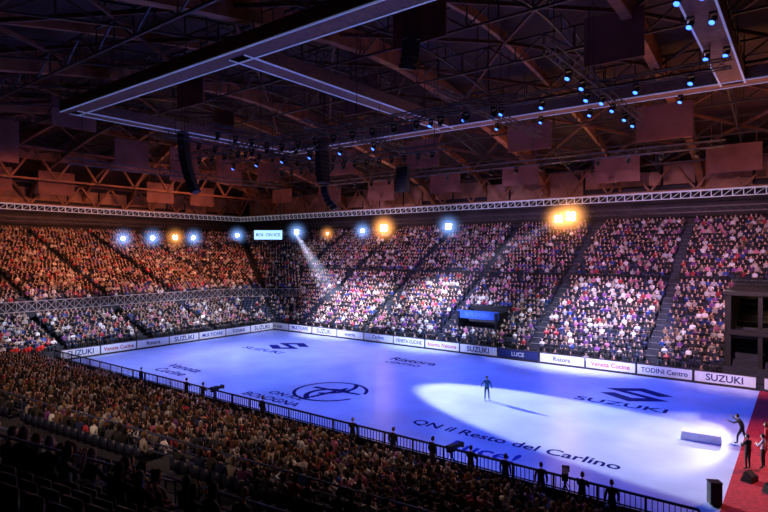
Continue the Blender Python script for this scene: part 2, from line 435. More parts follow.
# moving heads
def moving_heads(name, pts, lens, aim=(-.3, -.6, -1)):
    m = MB(); aim = Vector(aim).normalized()
    for p in pts:
        p = Vector(p); m.box(p+Vector((0,0,-.12)), (.42, .34, .16))
        for g in (-.2, .2): m.box(p+Vector((g, 0, -.38)), (.05, .14, .42))
        c = p+Vector((0, 0, -.5)); m.tube(c-aim*.22, c+aim*.25, .13, 10, 0, .19); m.tube(c+aim*.25, c+aim*.27, .17, 10, 1)
    m.build(name, [M_black, lens])
moving_heads('stage_light_row', [(x, 44, 24.2) for x in np.arange(-28, -5, 3.6)], M_lens_b)
moving_heads('stage_light_row', [(-13, y, 24.3) for y in (38, 41, 46, 49, 53, 56)], M_lens_b)
moving_heads('stage_light_row', [(-5+dx, y, 26.0) for y in (34, 38, 45) for dx in (-.6, .6)], M_lens_b)
moving_heads('stage_light_row', [(x, 56, 25.9) for x in (-27, -22, -17, -9)], M_lens_b)
moving_heads('stage_light_row', [(x, 50, 22.4) for x in np.arange(-55, -31, 1.8)], M_black)
moving_heads('stage_light_row', [(x, 36, 22.0) for x in np.arange(-55, -17, 2.2)], M_black)
moving_heads('stage_light_row', [(-44, y, 23.0) for y in np.arange(32, 56, 2.0)], M_black)
moving_heads('stage_light_row', [(-50, y, 23.0) for y in np.arange(32, 56, 2.0)], M_black)
moving_heads('stage_light_row', [(x, 61, 21.7) for x in np.arange(-58, -8, 3.1)], M_black)
moving_heads('stage_light_row', [(x, 43, 22.6) for x in np.arange(-56, -33, 4.4)], M_lens_b)

# line array speakers
def line_array(x, y, zt, zb, face, curve=.5, w=1.2):
    m = MB(); n = max(5, int((zt-zb)/.42)); dz = (zt-zb)/n; fv = Vector((math.cos(face), math.sin(face), 0)); sv = Vector((-fv.y, fv.x, 0))
    m.box((x, y, zt+.15), (w, .9, .1), 0, Matrix.Rotation(face-math.pi/2, 3, 'Z'))
    for i in range(n):
        t = i/(n-1); back = curve*2.2*t*t; tilt = .15+.6*curve*2*t*.5
        c = Vector((x, y, zt-dz*(i+.5)))-fv*back
        R = Matrix.Rotation(face-math.pi/2, 3, 'Z') @ Matrix.Rotation(-tilt, 3, 'X')
        m.box(c, (w, .7, dz*.92), 0, R); m.box(c+(R@Vector((0, .36, 0))), (w*.8, .04, dz*.6), 1, R)
    for g in (-.4, .4):
        a = Vector((x, y, zt+.2))+sv*g; m.tube(a, (a.x, a.y, H(a.x, a.y)+.3), .03, 5)
    m.build('line_array_speaker', [M_black, M_black])
line_array(-50.8, 32.7, 23.8, 17.8, math.radians(215), .55, 1.5)
line_array(-43, 45, 24, 19.4, math.radians(190), .1, 1.8); line_array(-44, 46.5, 19.2, 16.6, math.radians(215), .5, 1.5)
line_array(-40.4, 57, 22.4, 19.3, math.radians(90), .1, 1.8)
line_array(-22, 32, 26.5, 24.6, math.radians(-20), .2, 1.0)

# ------------------------------------------------------------------ stands
crowdL = []; crowdH = []; seatsP = []
def stand(name, F0, F1, B0, B1, z0, z1, n, skip=None, occ=.95, high=False, seats=True, zbase=0, sp=.54, dest=None):
    F0, F1, B0, B1 = map(Vector, (F0, F1, B0, B1)); m = MB(); zr = (z1-z0)/n
    for k in range(n):
        t0, t1 = k/n, (k+1)/n; a, b = F0.lerp(B0, t0), F1.lerp(B1, t0); c, d = F0.lerp(B0, t1), F1.lerp(B1, t1)
        z = z0+zr*k; zp = z-zr if k else zbase
        m.add([(a.x,a.y,zp),(b.x,b.y,zp),(b.x,b.y,z),(a.x,a.y,z),(d.x,d.y,z),(c.x,c.y,z)], [(0,1,2,3),(3,2,4,5)])
        # end walls
        m.add([(a.x,a.y,zbase-.01),(a.x,a.y,z),(c.x,c.y,z),(c.x,c.y,zbase-.01)], [(0,1,2,3)]); m.add([(b.x,b.y,zbase-.01),(b.x,b.y,z),(d.x,d.y,z),(d.x,d.y,zbase-.01)], [(0,3,2,1)])
        r0 = a.lerp(c, .60); r1 = b.lerp(d, .60); L = (r1-r0).length; e = (r1-r0)/L
        f = Vector((e.y, -e.x)); back = ((c+d)-(a+b))
        if f.dot(back) > 0: f = -f
        rot = math.atan2(f.y, f.x)-math.pi/2
        nn = int(L/sp)
        for i in range(nn):
            p = r0+e*(i+.5)*L/nn
            s = skip(p.x, p.y, k, i/nn) if skip else 0
            if s == 1: continue
            if seats: seatsP.append((p.x, p.y, z, rot, 1, 0))
            if s == 2: continue
            oc = occ(p.x, p.y, k) if callable(occ) else occ
            if rnd.random() < oc:
                q = (p.x+rnd.uniform(-.05, .05)-f.x*.02, p.y+rnd.uniform(-.05, .05)-f.y*.02, z, rot+rnd.uniform(-.35, .35), rnd.uniform(.92, 1.06), rnd.randrange(5))
                (dest if dest is not None else (crowdH if high(p) else crowdL) if callable(high) else crowdL).append(q)
    m.build(name, [M_conc]); return
AXF = [-72.5, -60.5, -48.5, -36.5, -24.4, -12.2, 0, 12]
def skF(x, y, k, u):
    if any(abs(x-a) < .62 for a in AXF): return 1
    if k == 14: return 1
    if x > -6.2 and y < 71: return 1
    if -35 < x < -29.2 and 61 < y < 65.2: return 1
    return 0
stand('spectator_stand', (-61, 59.2), (10, 59.2), (-88, 84), (16, 84), .6, 15.6, 29, skF, .9)
AYL = [18, 28, 38, 48, 58]
skL = lambda x, y, k, u: 1 if any(abs(y-a) < .6 for a in AYL) else 0
stand('spectator_stand', (-67.3, 17), (-67.3, 54.5), (-76.5, 17), (-76.5, 57), .5, 3.3, 10, skL, .93)
stand('spectator_stand', (-77.5, 12), (-77.5, 57), (-106, 8), (-106, 67), 4.9, 15.0, 32, skL, .88, zbase=3.6)
skC = lambda x, y, k, u: 1 if abs(u-.5) < .04 or k % 12 == 11 else 0
stand('spectator_stand', (-67.3, 54.8), (-61.3, 59.2), (-76.5, 57.2), (-67, 65), .5, 3.6, 10, skC, .45)
stand('spectator_stand', (-77.5, 57.2), (-68, 66), (-106, 67.2), (-88.2, 84), 4.9, 15.2, 32, skC, .75, zbase=3.6)
# near stand
def skN(x, y, k, u):
    if any(abs(x-a) < .6 for a in (-51, -40, -29.5, -19, -8.5)): return 1
    return 0
stand('spectator_stand', (-63.5, 24.0), (4, 24.0), (-63.5, 6.8), (4, 13), .0, 3.7, 16, skN, .93, high=lambda p: p.x > -48)
# upper near tier in front of the viewer
fgP = []
e_ = Vector((.991, .133)); n_ = Vector((.133, -.991)); O_ = Vector((-20, 6.47))
def skU(x, y, k, u):
    if k > 6 or x > -3.5: return 1
    if abs(((Vector((x, y))-O_).dot(e_)) % 9-4.5) < .6: return 1
    return 0 if (k < 4 and x < -9) else 2
P0 = O_-e_*25; P1 = O_+e_*26
stand('spectator_stand', P0[:], P1[:], (P0+n_*9.6)[:], (P1+n_*9.6)[:], 5.2, 10.8, 12, skU, .55, zbase=3.4, dest=fgP)
# walkway slab between tiers
m = MB(); m.add([(-72,8.4,3.75),(6,14.6,3.75),(6,9,3.75),(-72,-1.5,3.75)], [(0,1,2,3)]); m.build('walkway_slab', [M_conc])

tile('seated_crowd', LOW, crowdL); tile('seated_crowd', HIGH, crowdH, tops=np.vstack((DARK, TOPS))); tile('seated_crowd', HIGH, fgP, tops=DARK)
tile('arena_seating', [SEAT], seatsP, material=M_seat, smooth=False)
print('people', len(crowdL), len(crowdH), len(fgP))

# aisle steps
m = MB()
for ax in AXF[1:7]:
    for k in range(29):
        y = 59.2+(84-59.2)/29*k; z = .6+15/29*k
        if ax > -6.2 and y < 71: continue
        m.box((ax, y+.2, z+.13), (1.0, .4, .25)); m.box((ax, y+.02, z+.262), (1.0, .06, .012), 1)
for ay in AYL[1:]:
    for k in range(32):
        x = -77.5-28.5/32*k; z = 4.9+10.1/32*k; m.box((x-.2, ay, z+.1), (.4, 1, .16)); m.box((x-.02, ay, z+.186), (.06, 1, .012), 1)
m.build('aisle_steps', [M_conc, mat('step_nosing', (.3, .3, .32), .7, noise=.1)])

# balcony front with lattice rail
def lattice(m, A, B, z0, z1, n, w=.06, mi=0):
    A = Vector((*A, 0)); B = Vector((*B, 0))
    for z in (z0, z1): m.beam((A.x,A.y,z), (B.x,B.y,z), .1, mi=mi)
    for i in range(n):
        a = A.lerp(B, i/n); b = A.lerp(B, (i+1)/n)
        m.beam((a.x,a.y,z0), (b.x,b.y,z1), w, mi=mi); m.beam((a.x,a.y,z1), (b.x,b.y,z0), w, mi=mi); m.beam((a.x,a.y,z0), (a.x,a.y,z1), w, mi=mi)
bal = empty('balcony_front')
m = MB()
for A, B in (((-77, 12), (-77, 57)), ((-77, 57), (-67.4, 66))):
    a = Vector((*A, 3.9)); b = Vector((*B, 3.9)); m.beam(a, b, .6, .7, 1); lattice(m, A, B, 4.3, 5.55, int((b-a).length/1.1), .07)
    m.beam(a-Vector((.4, 0, 2.2)), b-Vector((.4, 0, 2.2)), .3, 3.8, 2)
m.build('lattice_railing', [mat('railing_paint', (.3, .26, .3), .5, noise=.1), M_conc, M_wall], bal)
# rails
def rail(name, A, B, h=1.0, bars=.0, step=2, r=.025, mids=2, mt=None):
    m = MB(); A = Vector(A); B = Vector(B); L = (B-A).length; n = max(1, int(L/step))
    m.tube(A+Vector((0,0,h)), B+Vector((0,0,h)), r*1.3, 8)
    for j in range(mids): m.tube(A+Vector((0,0,h*(j+1)/(mids+1))), B+Vector((0,0,h*(j+1)/(mids+1))), r*.7, 6)
    for i in range(n+1):
        p = A.lerp(B, i/n); m.tube(p, p+Vector((0,0,h)), r, 6)
    if bars:
        k = int(L/bars)
        for i in range(k):
            p = A.lerp(B, i/k); m.beam(p+Vector((0,0,.08)), p+Vector((0,0,h)), .03)
    return m.build(name, [mt or M_black])
zc = .6+15/29*14; yc = 59.2+24.8/29*14
rail('stand_railing', (-73, yc+.1, zc), (-6, yc+.1, zc), 1.0)
rail('stand_railing', (-61, 59.0, .6), (-6, 59.0, .6), .9)
rail('rink_side_railing', (-64, 25.7, -.03), (-3.4, 25.7, -.03), 1.2, bars=.22, step=2, r=.05, mids=1)
m = MB(); m.box((-33.5, 25.85, .2), (61, .06, .46)); m.build('rink_kickboard', [M_black])
M_rail = mat('rail_paint_blue', (.10, .12, .26), .4, .3, noise=.1)
rail('tier_railing', (-63.5, 7.6, 3.8), (4, 13.4, 3.8), 1.0, step=1.6, r=.03, mt=M_rail)
a = P0; b = P1
rail('tier_railing', (a.x, a.y, 5.2), (b.x-2, b.y-.27, 5.2), 1.0, step=1.8, r=.035, mt=M_rail)
for s in (-10.0, -1.0, 8.0):   # sloping hand rails on the upper tier
    p = O_+e_*(s+.0); q = p+n_*6.4
    m = MB(); A = Vector((p.x, p.y, 5.2)); B = Vector((q.x, q.y, 5.2+5.6/12*8))
    m.tube(A+Vector((0,0,.95)), B+Vector((0,0,.95)), .03, 8)
    for t in (0, .25, .5, .75, 1): c = A.lerp(B, t); m.tube(c, c+Vector((0,0,.95)), .025, 6)
    m.build('aisle_handrail', [M_rail])

# vomitory with blue banner in far stand
m = MB()
m.box((-34.7, 62.9, 2.3), (.3, 4.2, 4.0), 0); m.box((-29.5, 62.9, 2.3), (.3, 4.2, 4.0), 0); m.box((-32.1, 65.0, 2.9), (5.5, .3, 3.6), 0); m.box((-32.1, 61.2, 3.95), (5.6, .2, 1.0), 1)
V, F = text_geo('BOLOGNA', .7); m.add([(v.x-32.1, 61.08, v.y+3.95) for v in V], F, 2)
m.build('stand_entrance', [M_black, mat('blue_banner', (.03, .10, .6), .6, noise=.1, emis=(.03, .1, .6), estr=.1), mat('banner_letters', (.1, .2, .6), .6, noise=.1)])
# big portal at right end of far stand
m = MB()
m.box((-5.7, 65.4, 3.9), (.5, 10.4, 7.8), 0); m.box((4.5, 65.4, 3.9), (.5, 10.4, 7.8), 0); m.box((-.6, 70.6, 4.2), (10.6, .4, 8.4), 0)
m.box((-.6, 65.4, 7.9), (10.8, 10.6, .4), 0); m.box((-.6, 60.3, 4.3), (10.2, .4, .5), 0); m.box((-.6, 65.4, 3.9), (10.0, 10, .25), 0)
for x in (-3.2, -.6, 2): m.box((x, 60.4, 3.8), (.35, .35, 7.6), 0)
for x in (-4.4, -1.9, .6): m.box((x, 70.2, 3.1), (1.0, .2, .25), 1); m.box((x, 69.6, 7.2), (.8, .25, .12), 1)
for x in (-4.5, -1.7): m.box((x, 70.3, 1.2), (1.3, .15, 2.3), 2)
m.build('stand_tunnel', [mat('tunnel_dark', (.012, .009, .01), .8, noise=.3), M_glow, M_steel])
rail('stand_railing', (-5.5, 60.4, 8.1), (4.5, 60.4, 8.1), 1.0)
# ------------------------------------------------------------------ boards
def board(x, y, rot, w, txt, bg, tcol, size=.62, sub=None):
    m = MB(); m.box((0, 0, .53), (w, .09, 1.04), 0); m.box((0, 0, 1.07), (w, .13, .05), 3); m.box((0, -.005, .06), (w, .11, .12), 3)
    for g in (-.42, .42): m.beam((g*w, .05, .9), (g*w, .5, .02), .05, mi=3)
    V, F = text_geo(txt, size); bw = max(v.x for v in V)-min(v.x for v in V); k = min(1, w*.86/bw)
    m.add([(v.x*k, -.052, v.y+.56+(.08 if sub else 0)) for v in V], F, 1)
    if sub:
        V, F = text_geo(sub, .24); m.add([(v.x, -.052, v.y+.24) for v in V], F, 2)
    o = m.build('advertising_board', [bg, tcol, M_redtxt, M_steel]); o.location = (x, y, -.03); o.rotation_euler = (0, 0, rot)
M_bw = mat('board_white_glow', (.82, .84, .92), .45, noise=.04, emis=(.8, .85, 1), estr=.08)  # faint emission added so the white boards look brightly lit
far = [('Ice Gala', 0), ('MULTICARE', 2), ('SUZUKI', 0), ('energia', 0), ('Carlino', 2), ('VENETA CUCINE', 0), ('Bologna Welcome', 1), ('SUZUKI', 0), ('LUCE', 3), ('Ristora', 0), ('Veneta Cucine', 1), ('TODINI Centro', 0), ('SUZUKI', 0)]
pitch = 4.82; n = len(far)
for i, (t, k) in enumerate(far):
    x = -3.2-pitch*(n-i-.5)+.0
    bg = M_navy if k == 3 else M_bw; tc = {0: M_navy, 1: M_redtxt, 2: M_cyan, 3: M_white}[k]
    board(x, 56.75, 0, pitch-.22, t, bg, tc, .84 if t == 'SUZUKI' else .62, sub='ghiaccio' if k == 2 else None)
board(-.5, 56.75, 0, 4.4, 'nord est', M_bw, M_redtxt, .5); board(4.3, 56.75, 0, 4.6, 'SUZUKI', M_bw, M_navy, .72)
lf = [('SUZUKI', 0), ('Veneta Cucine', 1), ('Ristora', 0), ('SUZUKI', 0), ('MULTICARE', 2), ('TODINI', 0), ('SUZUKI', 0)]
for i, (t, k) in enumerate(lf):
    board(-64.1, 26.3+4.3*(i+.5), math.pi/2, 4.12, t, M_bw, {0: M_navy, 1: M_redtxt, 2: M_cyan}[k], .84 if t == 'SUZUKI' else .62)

# ------------------------------------------------------------------ markings in the ice
def S_polys():
    up = [(-1,.3),(0,1),(1,.38),(.62,.12),(0,.52),(-.35,.3)]; mid = [(-1,.3),(-.35,.3),(1,-.3),(.35,-.3)]
    dn = [(-x, -y) for x, y in up]; return [up, mid, dn]
def flat(m, pts, x, y, s, sy, z, mi=0): m.add([(x+a*s, y+b*sy, z) for a, b in pts], [tuple(range(len(pts)))], mi)
def ice_text(m, t, x, y, size, mi=0, sy=1.0, rot=0):
    V, F = text_geo(t, size); c, s = math.cos(rot), math.sin(rot)
    m.add([(x+v.x*c-v.y*sy*s, y+v.x*s+v.y*sy*c, ZI) for v in V], F, mi)
m = MB()
for (x, y, s) in ((-11, 48.6, 2.6), (-51.2, 47.6, 2.6)):
    for p in S_polys(): flat(m, p, x, y, s, s, ZI)
    ice_text(m, 'SUZUKI', x-.3, y-3.9, 2.0, sy=.8)
ice_text(m, 'QN il Resto del Carlino', -14.7, 31.6, 1.4); ice_text(m, 'Luce!', -15, 29.2, 2.1, 1)
ice_text(m, 'Veneta', -49.7, 32.1, 1.9); ice_text(m, 'Cucine', -49.3, 30.3, 1.7)
ice_text(m, 'Ristora', -33.3, 48.9, 2.0); ice_text(m, 'CENTRO', -33.5, 47.1, 1.1); ice_text(m, 'BOLOGNA', -33.9, 29.5, 1.3); ice_text(m, 'ON ICE', -33.6, 31.0, 1.2, 0)
# emblem: ring with a stylised skater stroke
def arc(cx, cy, r, a0, a1, w, n=28, mi=0, sy=1):
    for i in range(n):
        t0 = a0+(a1-a0)*i/n; t1 = a0+(a1-a0)*(i+1)/n
        P = [(cx+math.cos(t)*q, cy+math.sin(t)*q*sy, ZI) for t, q in ((t0, r), (t1, r), (t1, r+w), (t0, r+w))]; m.add(P, [(0,3,2,1)], mi)
arc(-31.7, 34.2, 2.9, .3, 6.0, .3, mi=0); arc(-31, 33.2, 1.6, 1.2, 4.4, .45); arc(-33, 35.4, 2.2, -1.2, .9, .4)
flat(m, [(-1,-.1),(1,.1),(1,.25),(-1,.1)], -31.4, 34.4, 2.4, 2.4, ZI+.003); flat(m, [(-.1,-1),(.1,-1),(.35,.8),(.15,.8)], -31.7, 34, 2.2, 2.2, ZI+.004)
m.build('ice_logos', [M_bluetxt, M_cyan])

# ------------------------------------------------------------------ red carpet and stage things
m = MB(); m.box((3.6, 40.3, .0), (13.2, 31.4, .1)); m.build('red_carpet', [M_red])
def table(x, y):
    h = .5; m = MB(); m.box((0, 0, h), (2.1, .9, .06), 0)
    n = 40; vs = []
    for i in range(n+1):   # draped cloth skirt with folds
        t = i/n*4; k = int(t) % 4; f = t-int(t); cs = [(-1.05,-.45),(1.05,-.45),(1.05,.45),(-1.05,.45)]; a = cs[k]; b = cs[(k+1) % 4]
        px = a[0]+(b[0]-a[0])*f; py = a[1]+(b[1]-a[1])*f; w = 1+.03*math.sin(i*2.1); vs += [(px, py, h-.02), (px*(w+.03), py*(w+.05), .03)]
    m.add(vs, [(2*i, 2*i+1, 2*i+3, 2*i+2) for i in range(n)], 0)
    o = m.build('draped_table', [mat('table_cloth', (.85, .87, .92), .7, noise=.05)]); o.location = (x, y, .0); o.rotation_euler = (0, 0, .1)
table(-5.1, 39.2)
def wedge(x, y, rot, s=1):
    m = MB(); P = [(-.35,-.25,0),(.35,-.25,0),(.35,.3,0),(-.35,.3,0),(-.35,-.25,.25),(.35,-.25,.25),(.35,.12,.5),(-.35,.12,.5)]
    m.add([(a*s, b*s, c*s) for a, b, c in P], [(0,3,2,1),(0,1,5,4),(1,2,6,5),(2,3,7,6),(3,0,4,7),(4,5,6,7)], 0)
    m.box((0, -.07*s, .40*s), (.55*s, .35*s, .03), 1, Matrix.Rotation(.6, 3, 'X'))
    o = m.build('stage_monitor_speaker', [M_black, M_steel]); o.location = (x, y, .05); o.rotation_euler = (0, 0, rot)
wedge(-2.2, 33.6, 1.2, 1.0); wedge(-1.2, 32.6, .9, 1.0)
def pa(x, y, h):
    m = MB(); m.box((0, 0, h/2), (.5, .45, h), 0); m.tube((0, -.24, h*.72), (0, -.26, h*.72), .16, 16, 1); m.tube((0, -.24, h*.3), (0, -.26, h*.3), .19, 16, 1)
    m.box((0, 0, h+.02), (.54, .49, .04), 1)
    o = m.build('loudspeaker_cabinet', [M_black, M_black]); o.location = (x, y, .05); o.rotation_euler = (0, 0, .5)
pa(-3.3, 29.6, 1.0)

# ------------------------------------------------------------------ principal figures
def hand_parts():
    parts = []; V, F = ellipsoid((0, .045, 0), (.042, .055, .016), 12, 8); parts.append((V, F, [0]*len(F)))
    for x, l in ((-.031, .058), (-.011, .072), (.010, .076), (.030, .068)):
        nd = [(x*.9, .075, 0, .010), (x*1.05, .075+l*.45, -.004, .009), (x*1.1, .075+l*.75, -.014, .008), (x*1.1, .075+l*.95, -.028, .007)]
        V, F = skin_mesh(nd, [(0,1),(1,2),(2,3)], 1); parts.append((V, F, [0]*len(F)))
    nd = [(.030, .022, -.004, .012), (.056, .046, -.012, .011), (.066, .074, -.02, .009)]
    V, F = skin_mesh(nd, [(0,1),(1,2)], 1); parts.append((V, F, [0]*len(F)))
    return merge(parts)
HAND = hand_parts()
def figure(name, J, loc, rot, cols, hair='short', yaw=0, scale=1, extra=None):
    J = dict(J); parts = [body({k: (v if not k.startswith('ha') else tuple(np.array(J['wr'+k[-1]][:3])*.6+np.array(v[:3])*.4)+(.022,)) for k, v in J.items()}, 2)]
    nk = J['neck']; parts += head_geo((nk[0], nk[1]+.02, nk[2]+.105), hair, 20, 16, detail=True, yaw=yaw)
    for s, g in (('L', -1), ('R', 1)):
        w = Vector(J['wr'+s][:3]); h = Vector(J['ha'+s][:3]); d = (h-w).normalized()
        pz = Vector((g, 0, .2)); pz = (pz-d*pz.dot(d)).normalized(); px = d.cross(pz)
        V = HAND[0].copy(); V[:, 0] *= (1 if s == 'L' else -1)
        Rm = np.array([px[:], d[:], pz[:]]).T
        parts.append((V@Rm.T+np.array((w+d*.01)[:]), HAND[1], HAND[2]))
    V, F = ellipsoid((nk[0], nk[1]-.01, nk[2]-.065), (.075, .07, .022), 14, 6); parts.append((V, F, [1]*len(F)))
    if extra: parts += extra
    T = Tmpl(parts)
    return tile(name, [T], [(loc[0], loc[1], loc[2], rot, scale, 0)], pal=cols)
def cols(skin=(.6,.4,.3), top=(.02,.02,.03), pant=(.015,.015,.02), shoe=(.01,.01,.01), hair=(.03,.02,.012)):
    return [skin, top, pant, shoe, hair, (.01,.01,.01), (.4,.12,.1)]
# ice skater in mid glide, arms low, boots with blades
bl = []
for g, yy in ((-1, -.12), (1, .12)):
    mm = MB(); mm.box((g*.15, yy+.05, .035), (.012, .32, .05)); mm.box((g*.15, yy-.03, .065), (.03, .06, .05)); mm.box((g*.15, yy+.13, .065), (.03, .06, .05))
    bl.append((np.array(mm.v), mm.f, [5]*len(mm.f)))
Jk = standJ({'elL': (-.34,.0,1.2,.046), 'wrL': (-.42,.12,.99,.033), 'haL': (-.45,.18,.92,.03), 'elR': (.30,-.06,1.16,.046), 'wrR': (.34,-.02,.92,.033), 'haR': (.35,.02,.84,.03),
             'knL': (-.13,-.02,.54,.062), 'anL': (-.15,-.14,.16,.045), 'toeL': (-.15,.02,.11,.04), 'knR': (.13,.14,.55,.062), 'anR': (.15,.10,.16,.045), 'toeR': (.15,.26,.11,.04), 'pelvis': (0,0,1.0,.12)})
figure('ice_skater', Jk, (-19.9, 39.5, -.0), .5, cols(top=(.02,.12,.18), pant=(.015,.06,.11), skin=(.6,.42,.34)), yaw=.2, scale=1.1, extra=bl)
# man reaching out at the edge of the carpet
Jr = standJ({'pelvis': (0,-.05,.95,.125), 'waist': (0,.0,1.1,.12), 'chest': (0,.12,1.28,.14), 'neckb': (0,.19,1.41,.06), 'neck': (0,.23,1.47,.05),
             'shL': (-.18,.13,1.35,.066), 'elL': (-.24,.36,1.22,.048), 'wrL': (-.2,.6,1.27,.034), 'haL': (-.19,.68,1.29,.03),
             'shR': (.18,.13,1.35,.066), 'elR': (.28,.34,1.28,.048), 'wrR': (.3,.56,1.42,.034), 'haR': (.3,.63,1.47,.03), 'knL': (-.14,.18,.52,.06), 'anL': (-.15,.2,.1,.042), 'toeL': (-.16,.36,.045,.04),
             'knR': (.12,-.1,.5,.06), 'anR': (.13,-.3,.1,.042), 'toeR': (.14,-.15,.045,.04)})
figure('man_in_black_suit', Jr, (-3.0, 39.7, .05), 1.4, cols(), yaw=.1, scale=1.06)
Jc = standJ({'elL': (-.24,.14,1.15,.048), 'wrL': (-.08,.28,1.2,.034), 'haL': (-.02,.33,1.23,.03), 'elR': (.24,.14,1.15,.048), 'wrR': (.09,.28,1.18,.034), 'haR': (.04,.34,1.2,.03)})
figure('man_in_black_suit', Jc, (-2.4, 35.3, .05), 1.0, cols(hair=(.1,.08,.07)), yaw=.3, scale=1.08)
figure('man_in_white_shirt', Jc, (-1.75, 36.0, .05), 1.3, cols(top=(.6,.6,.65), skin=(.6,.38,.3)), hair='short', scale=1.05)
figure('woman_in_red_dress', standJ(), (-1.75, 38.9, .05), 1.5, cols(top=(.5,.05,.05), pant=(.4,.04,.04), hair=(.12,.06,.03)), hair='long')

# stewards and photographers beside the rink
st = []
for x, y, r, t in ((-45.2,25.0,0,0),(-38.5,25.0,.2,1),(-36.2,24.9,0,1),(-29.5,25.0,0,0),(-21.4,25.0,.3,1),(-18.4,25.0,0,0),(-15.8,25.0,-.3,0),(-13.5,25.0,.1,1),(-11.6,25.0,0,0),(-9.8,25.0,.4,0),(-7.9,25.0,0,1),(-6.6,24.9,.5,0)):
    st.append((x, y, -.05, r, 1.08, t))
tile('rinkside_stewards', STAND, st, tops=np.array([(.012,.012,.016),(.02,.02,.025)]))
rd = [(-66.0-(i % 2)*.6, 22.4+i*.62, -.05, -1.2, 1.04, i % 2) for i in range(6)]
tile('ushers_in_red', STAND, rd, tops=np.array([(.8,.02,.02)]))
# front row behind the boards, photographers seated
pr = [(x+rnd.uniform(-.2, .2), 57.9, -.05, math.pi+rnd.uniform(-.4, .4), 1, rnd.randrange(5)) for x in np.arange(-60, -6, 1.5)]
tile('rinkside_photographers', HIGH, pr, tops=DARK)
stl = MB()
for p in pr: stl.box((p[0], 57.9, .4), (.4, .4, .05)); [stl.tube((p[0]+a, 57.9+b, -.05), (p[0]+a, 57.9+b, .39), .018, 5) for a in (-.17, .17) for b in (-.17, .17)]
stl.build('folding_stools', [M_black])
def tvcam(x, y, rot, z=-.05):
    m = MB()
    for a in (0, 2.09, 4.19): m.tube((0, 0, 1.15), (.5*math.cos(a+.5), .5*math.sin(a+.5), 0), .03, 6)
    m.tube((0, 0, 1.1), (0, 0, 1.35), .06, 8); m.box((0, 0, 1.55), (.28, .6, .34)); m.tube((0, .3, 1.55), (0, .8, 1.55), .10, 12, 0, .14); m.box((0, -.35, 1.68), (.2, .14, .16)); m.tube((0, -.2, 1.42), (.25, -.7, 1.2), .018, 6)
    m.box((0, .82, 1.55), (.34, .06, .28), 1)
    o = m.build('broadcast_camera', [M_black, M_steel]); o.location = (x, y, z); o.rotation_euler = (0, 0, rot)
tvcam(-35.0, 25.1, .2); tvcam(-14.6, 25.0, -.1); tvcam(-8.7, 25.1, .3)

# ------------------------------------------------------------------ follow-spots at ring level
def haze_glow_mat(col, st, build=None):  # volume emits by itself, standing in for lamplight scattered in haze
    mt = bpy.data.materials.new('haze_emission'); mt.use_nodes = True; nt = mt.node_tree; nt.nodes.clear()
    o = nt.nodes.new('ShaderNodeOutputMaterial'); e = nt.nodes.new('ShaderNodeEmission'); e.inputs[0].default_value = (*col, 1); e.inputs[1].default_value = st
    if build:
        def mth(op, a, b=None):
            n = nt.nodes.new('ShaderNodeMath'); n.operation = op
            for i, v in enumerate((a, b)):
                if v is None: continue
                if isinstance(v, (int, float)): n.inputs[i].default_value = v
                else: nt.links.new(v, n.inputs[i])
            return n.outputs[0]
        pos = nt.nodes.new('ShaderNodeNewGeometry').outputs['Position']
        nt.links.new(build(pos, mth, nt), e.inputs[1])
    nt.links.new(e.outputs[0], o.inputs['Volume']); return mt
def haze(name, A, B, r0, r1, col, k, parent=None):
    """beam of light in the arena haze: nested self-emitting cones standing in for lit air"""
    for f in (1.0, .75, .5, .28):
        m = MB(); m.tube(A, B, r0*f, 24, 0, r1*f); m.build(name, [haze_glow_mat(col, k)], parent)
def glow_puff(A, R, col, k, parent):  # self-emitting sphere imitating the glare around a lamp lens
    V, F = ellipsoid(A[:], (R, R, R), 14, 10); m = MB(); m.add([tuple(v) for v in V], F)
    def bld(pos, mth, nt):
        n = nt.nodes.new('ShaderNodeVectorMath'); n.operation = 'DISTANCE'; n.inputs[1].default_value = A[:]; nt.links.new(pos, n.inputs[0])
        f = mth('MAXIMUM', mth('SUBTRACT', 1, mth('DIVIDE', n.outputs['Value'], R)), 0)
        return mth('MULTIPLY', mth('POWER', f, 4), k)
    m.build('lamp_halo_emission', [haze_glow_mat(col, 1, bld)], parent)
def lamp_cluster(x, y, z, lens, k=2, s=.5, warm=False, tgt=(-12, 20, 6)):
    m = MB(); fx = (Vector(tgt)-Vector((x, y, z))).normalized()
    sd = fx.cross(Vector((0,0,1))).normalized(); up = sd.cross(fx)
    for i in range(k):
        for j in range(k):
            c = Vector((x, y, z))+sd*(i-(k-1)/2)*s+up*(j-(k-1)/2)*s
            m.tube(c-fx*.35, c+fx*.1, s*.25, 12, 0, s*.44); m.tube(c+fx*.1, c+fx*.12, s*.43, 12, 1)
    m.beam(Vector((x, y, z))-sd*s*k*.6, Vector((x, y, z))+sd*s*k*.6, .08, mi=0); m.tube((x, y, z+.1), (x, y, 19.0), .05, 6); 
    o = m.build('follow_spotlight', [M_black, lens])
    R = s*k*.5; A = Vector((x, y, z))+fx*.5
    glow_puff(A, R*2.8+1.8, (1, .38, .10) if warm else (.22, .42, 1), 2.8 if R > .5 else 1.6, o)
LMP = [(-95,49.3,14.1,0,1,.75),(-95,54.8,14.3,0,1,.8),(-95,59.4,14.5,1,2,.42),(-95,63.3,14.5,0,1,.8),(-94,73,15.2,0,1,.8),(-80,76.5,15.7,0,2,.45),(-61,80,16.1,1,2,.65),
       (-66,80,15.7,0,1,.8),(-47.4,80,16.0,0,2,.5),(-28.8,80,16.6,1,2,.55),(-27.0,80,16.9,1,2,.7),(-75,80,15.4,1,1,.4)]
for x, y, z, w, k, s in LMP: lamp_cluster(x, y, z, M_lens_o if w else M_lens_w, k, s, bool(w))
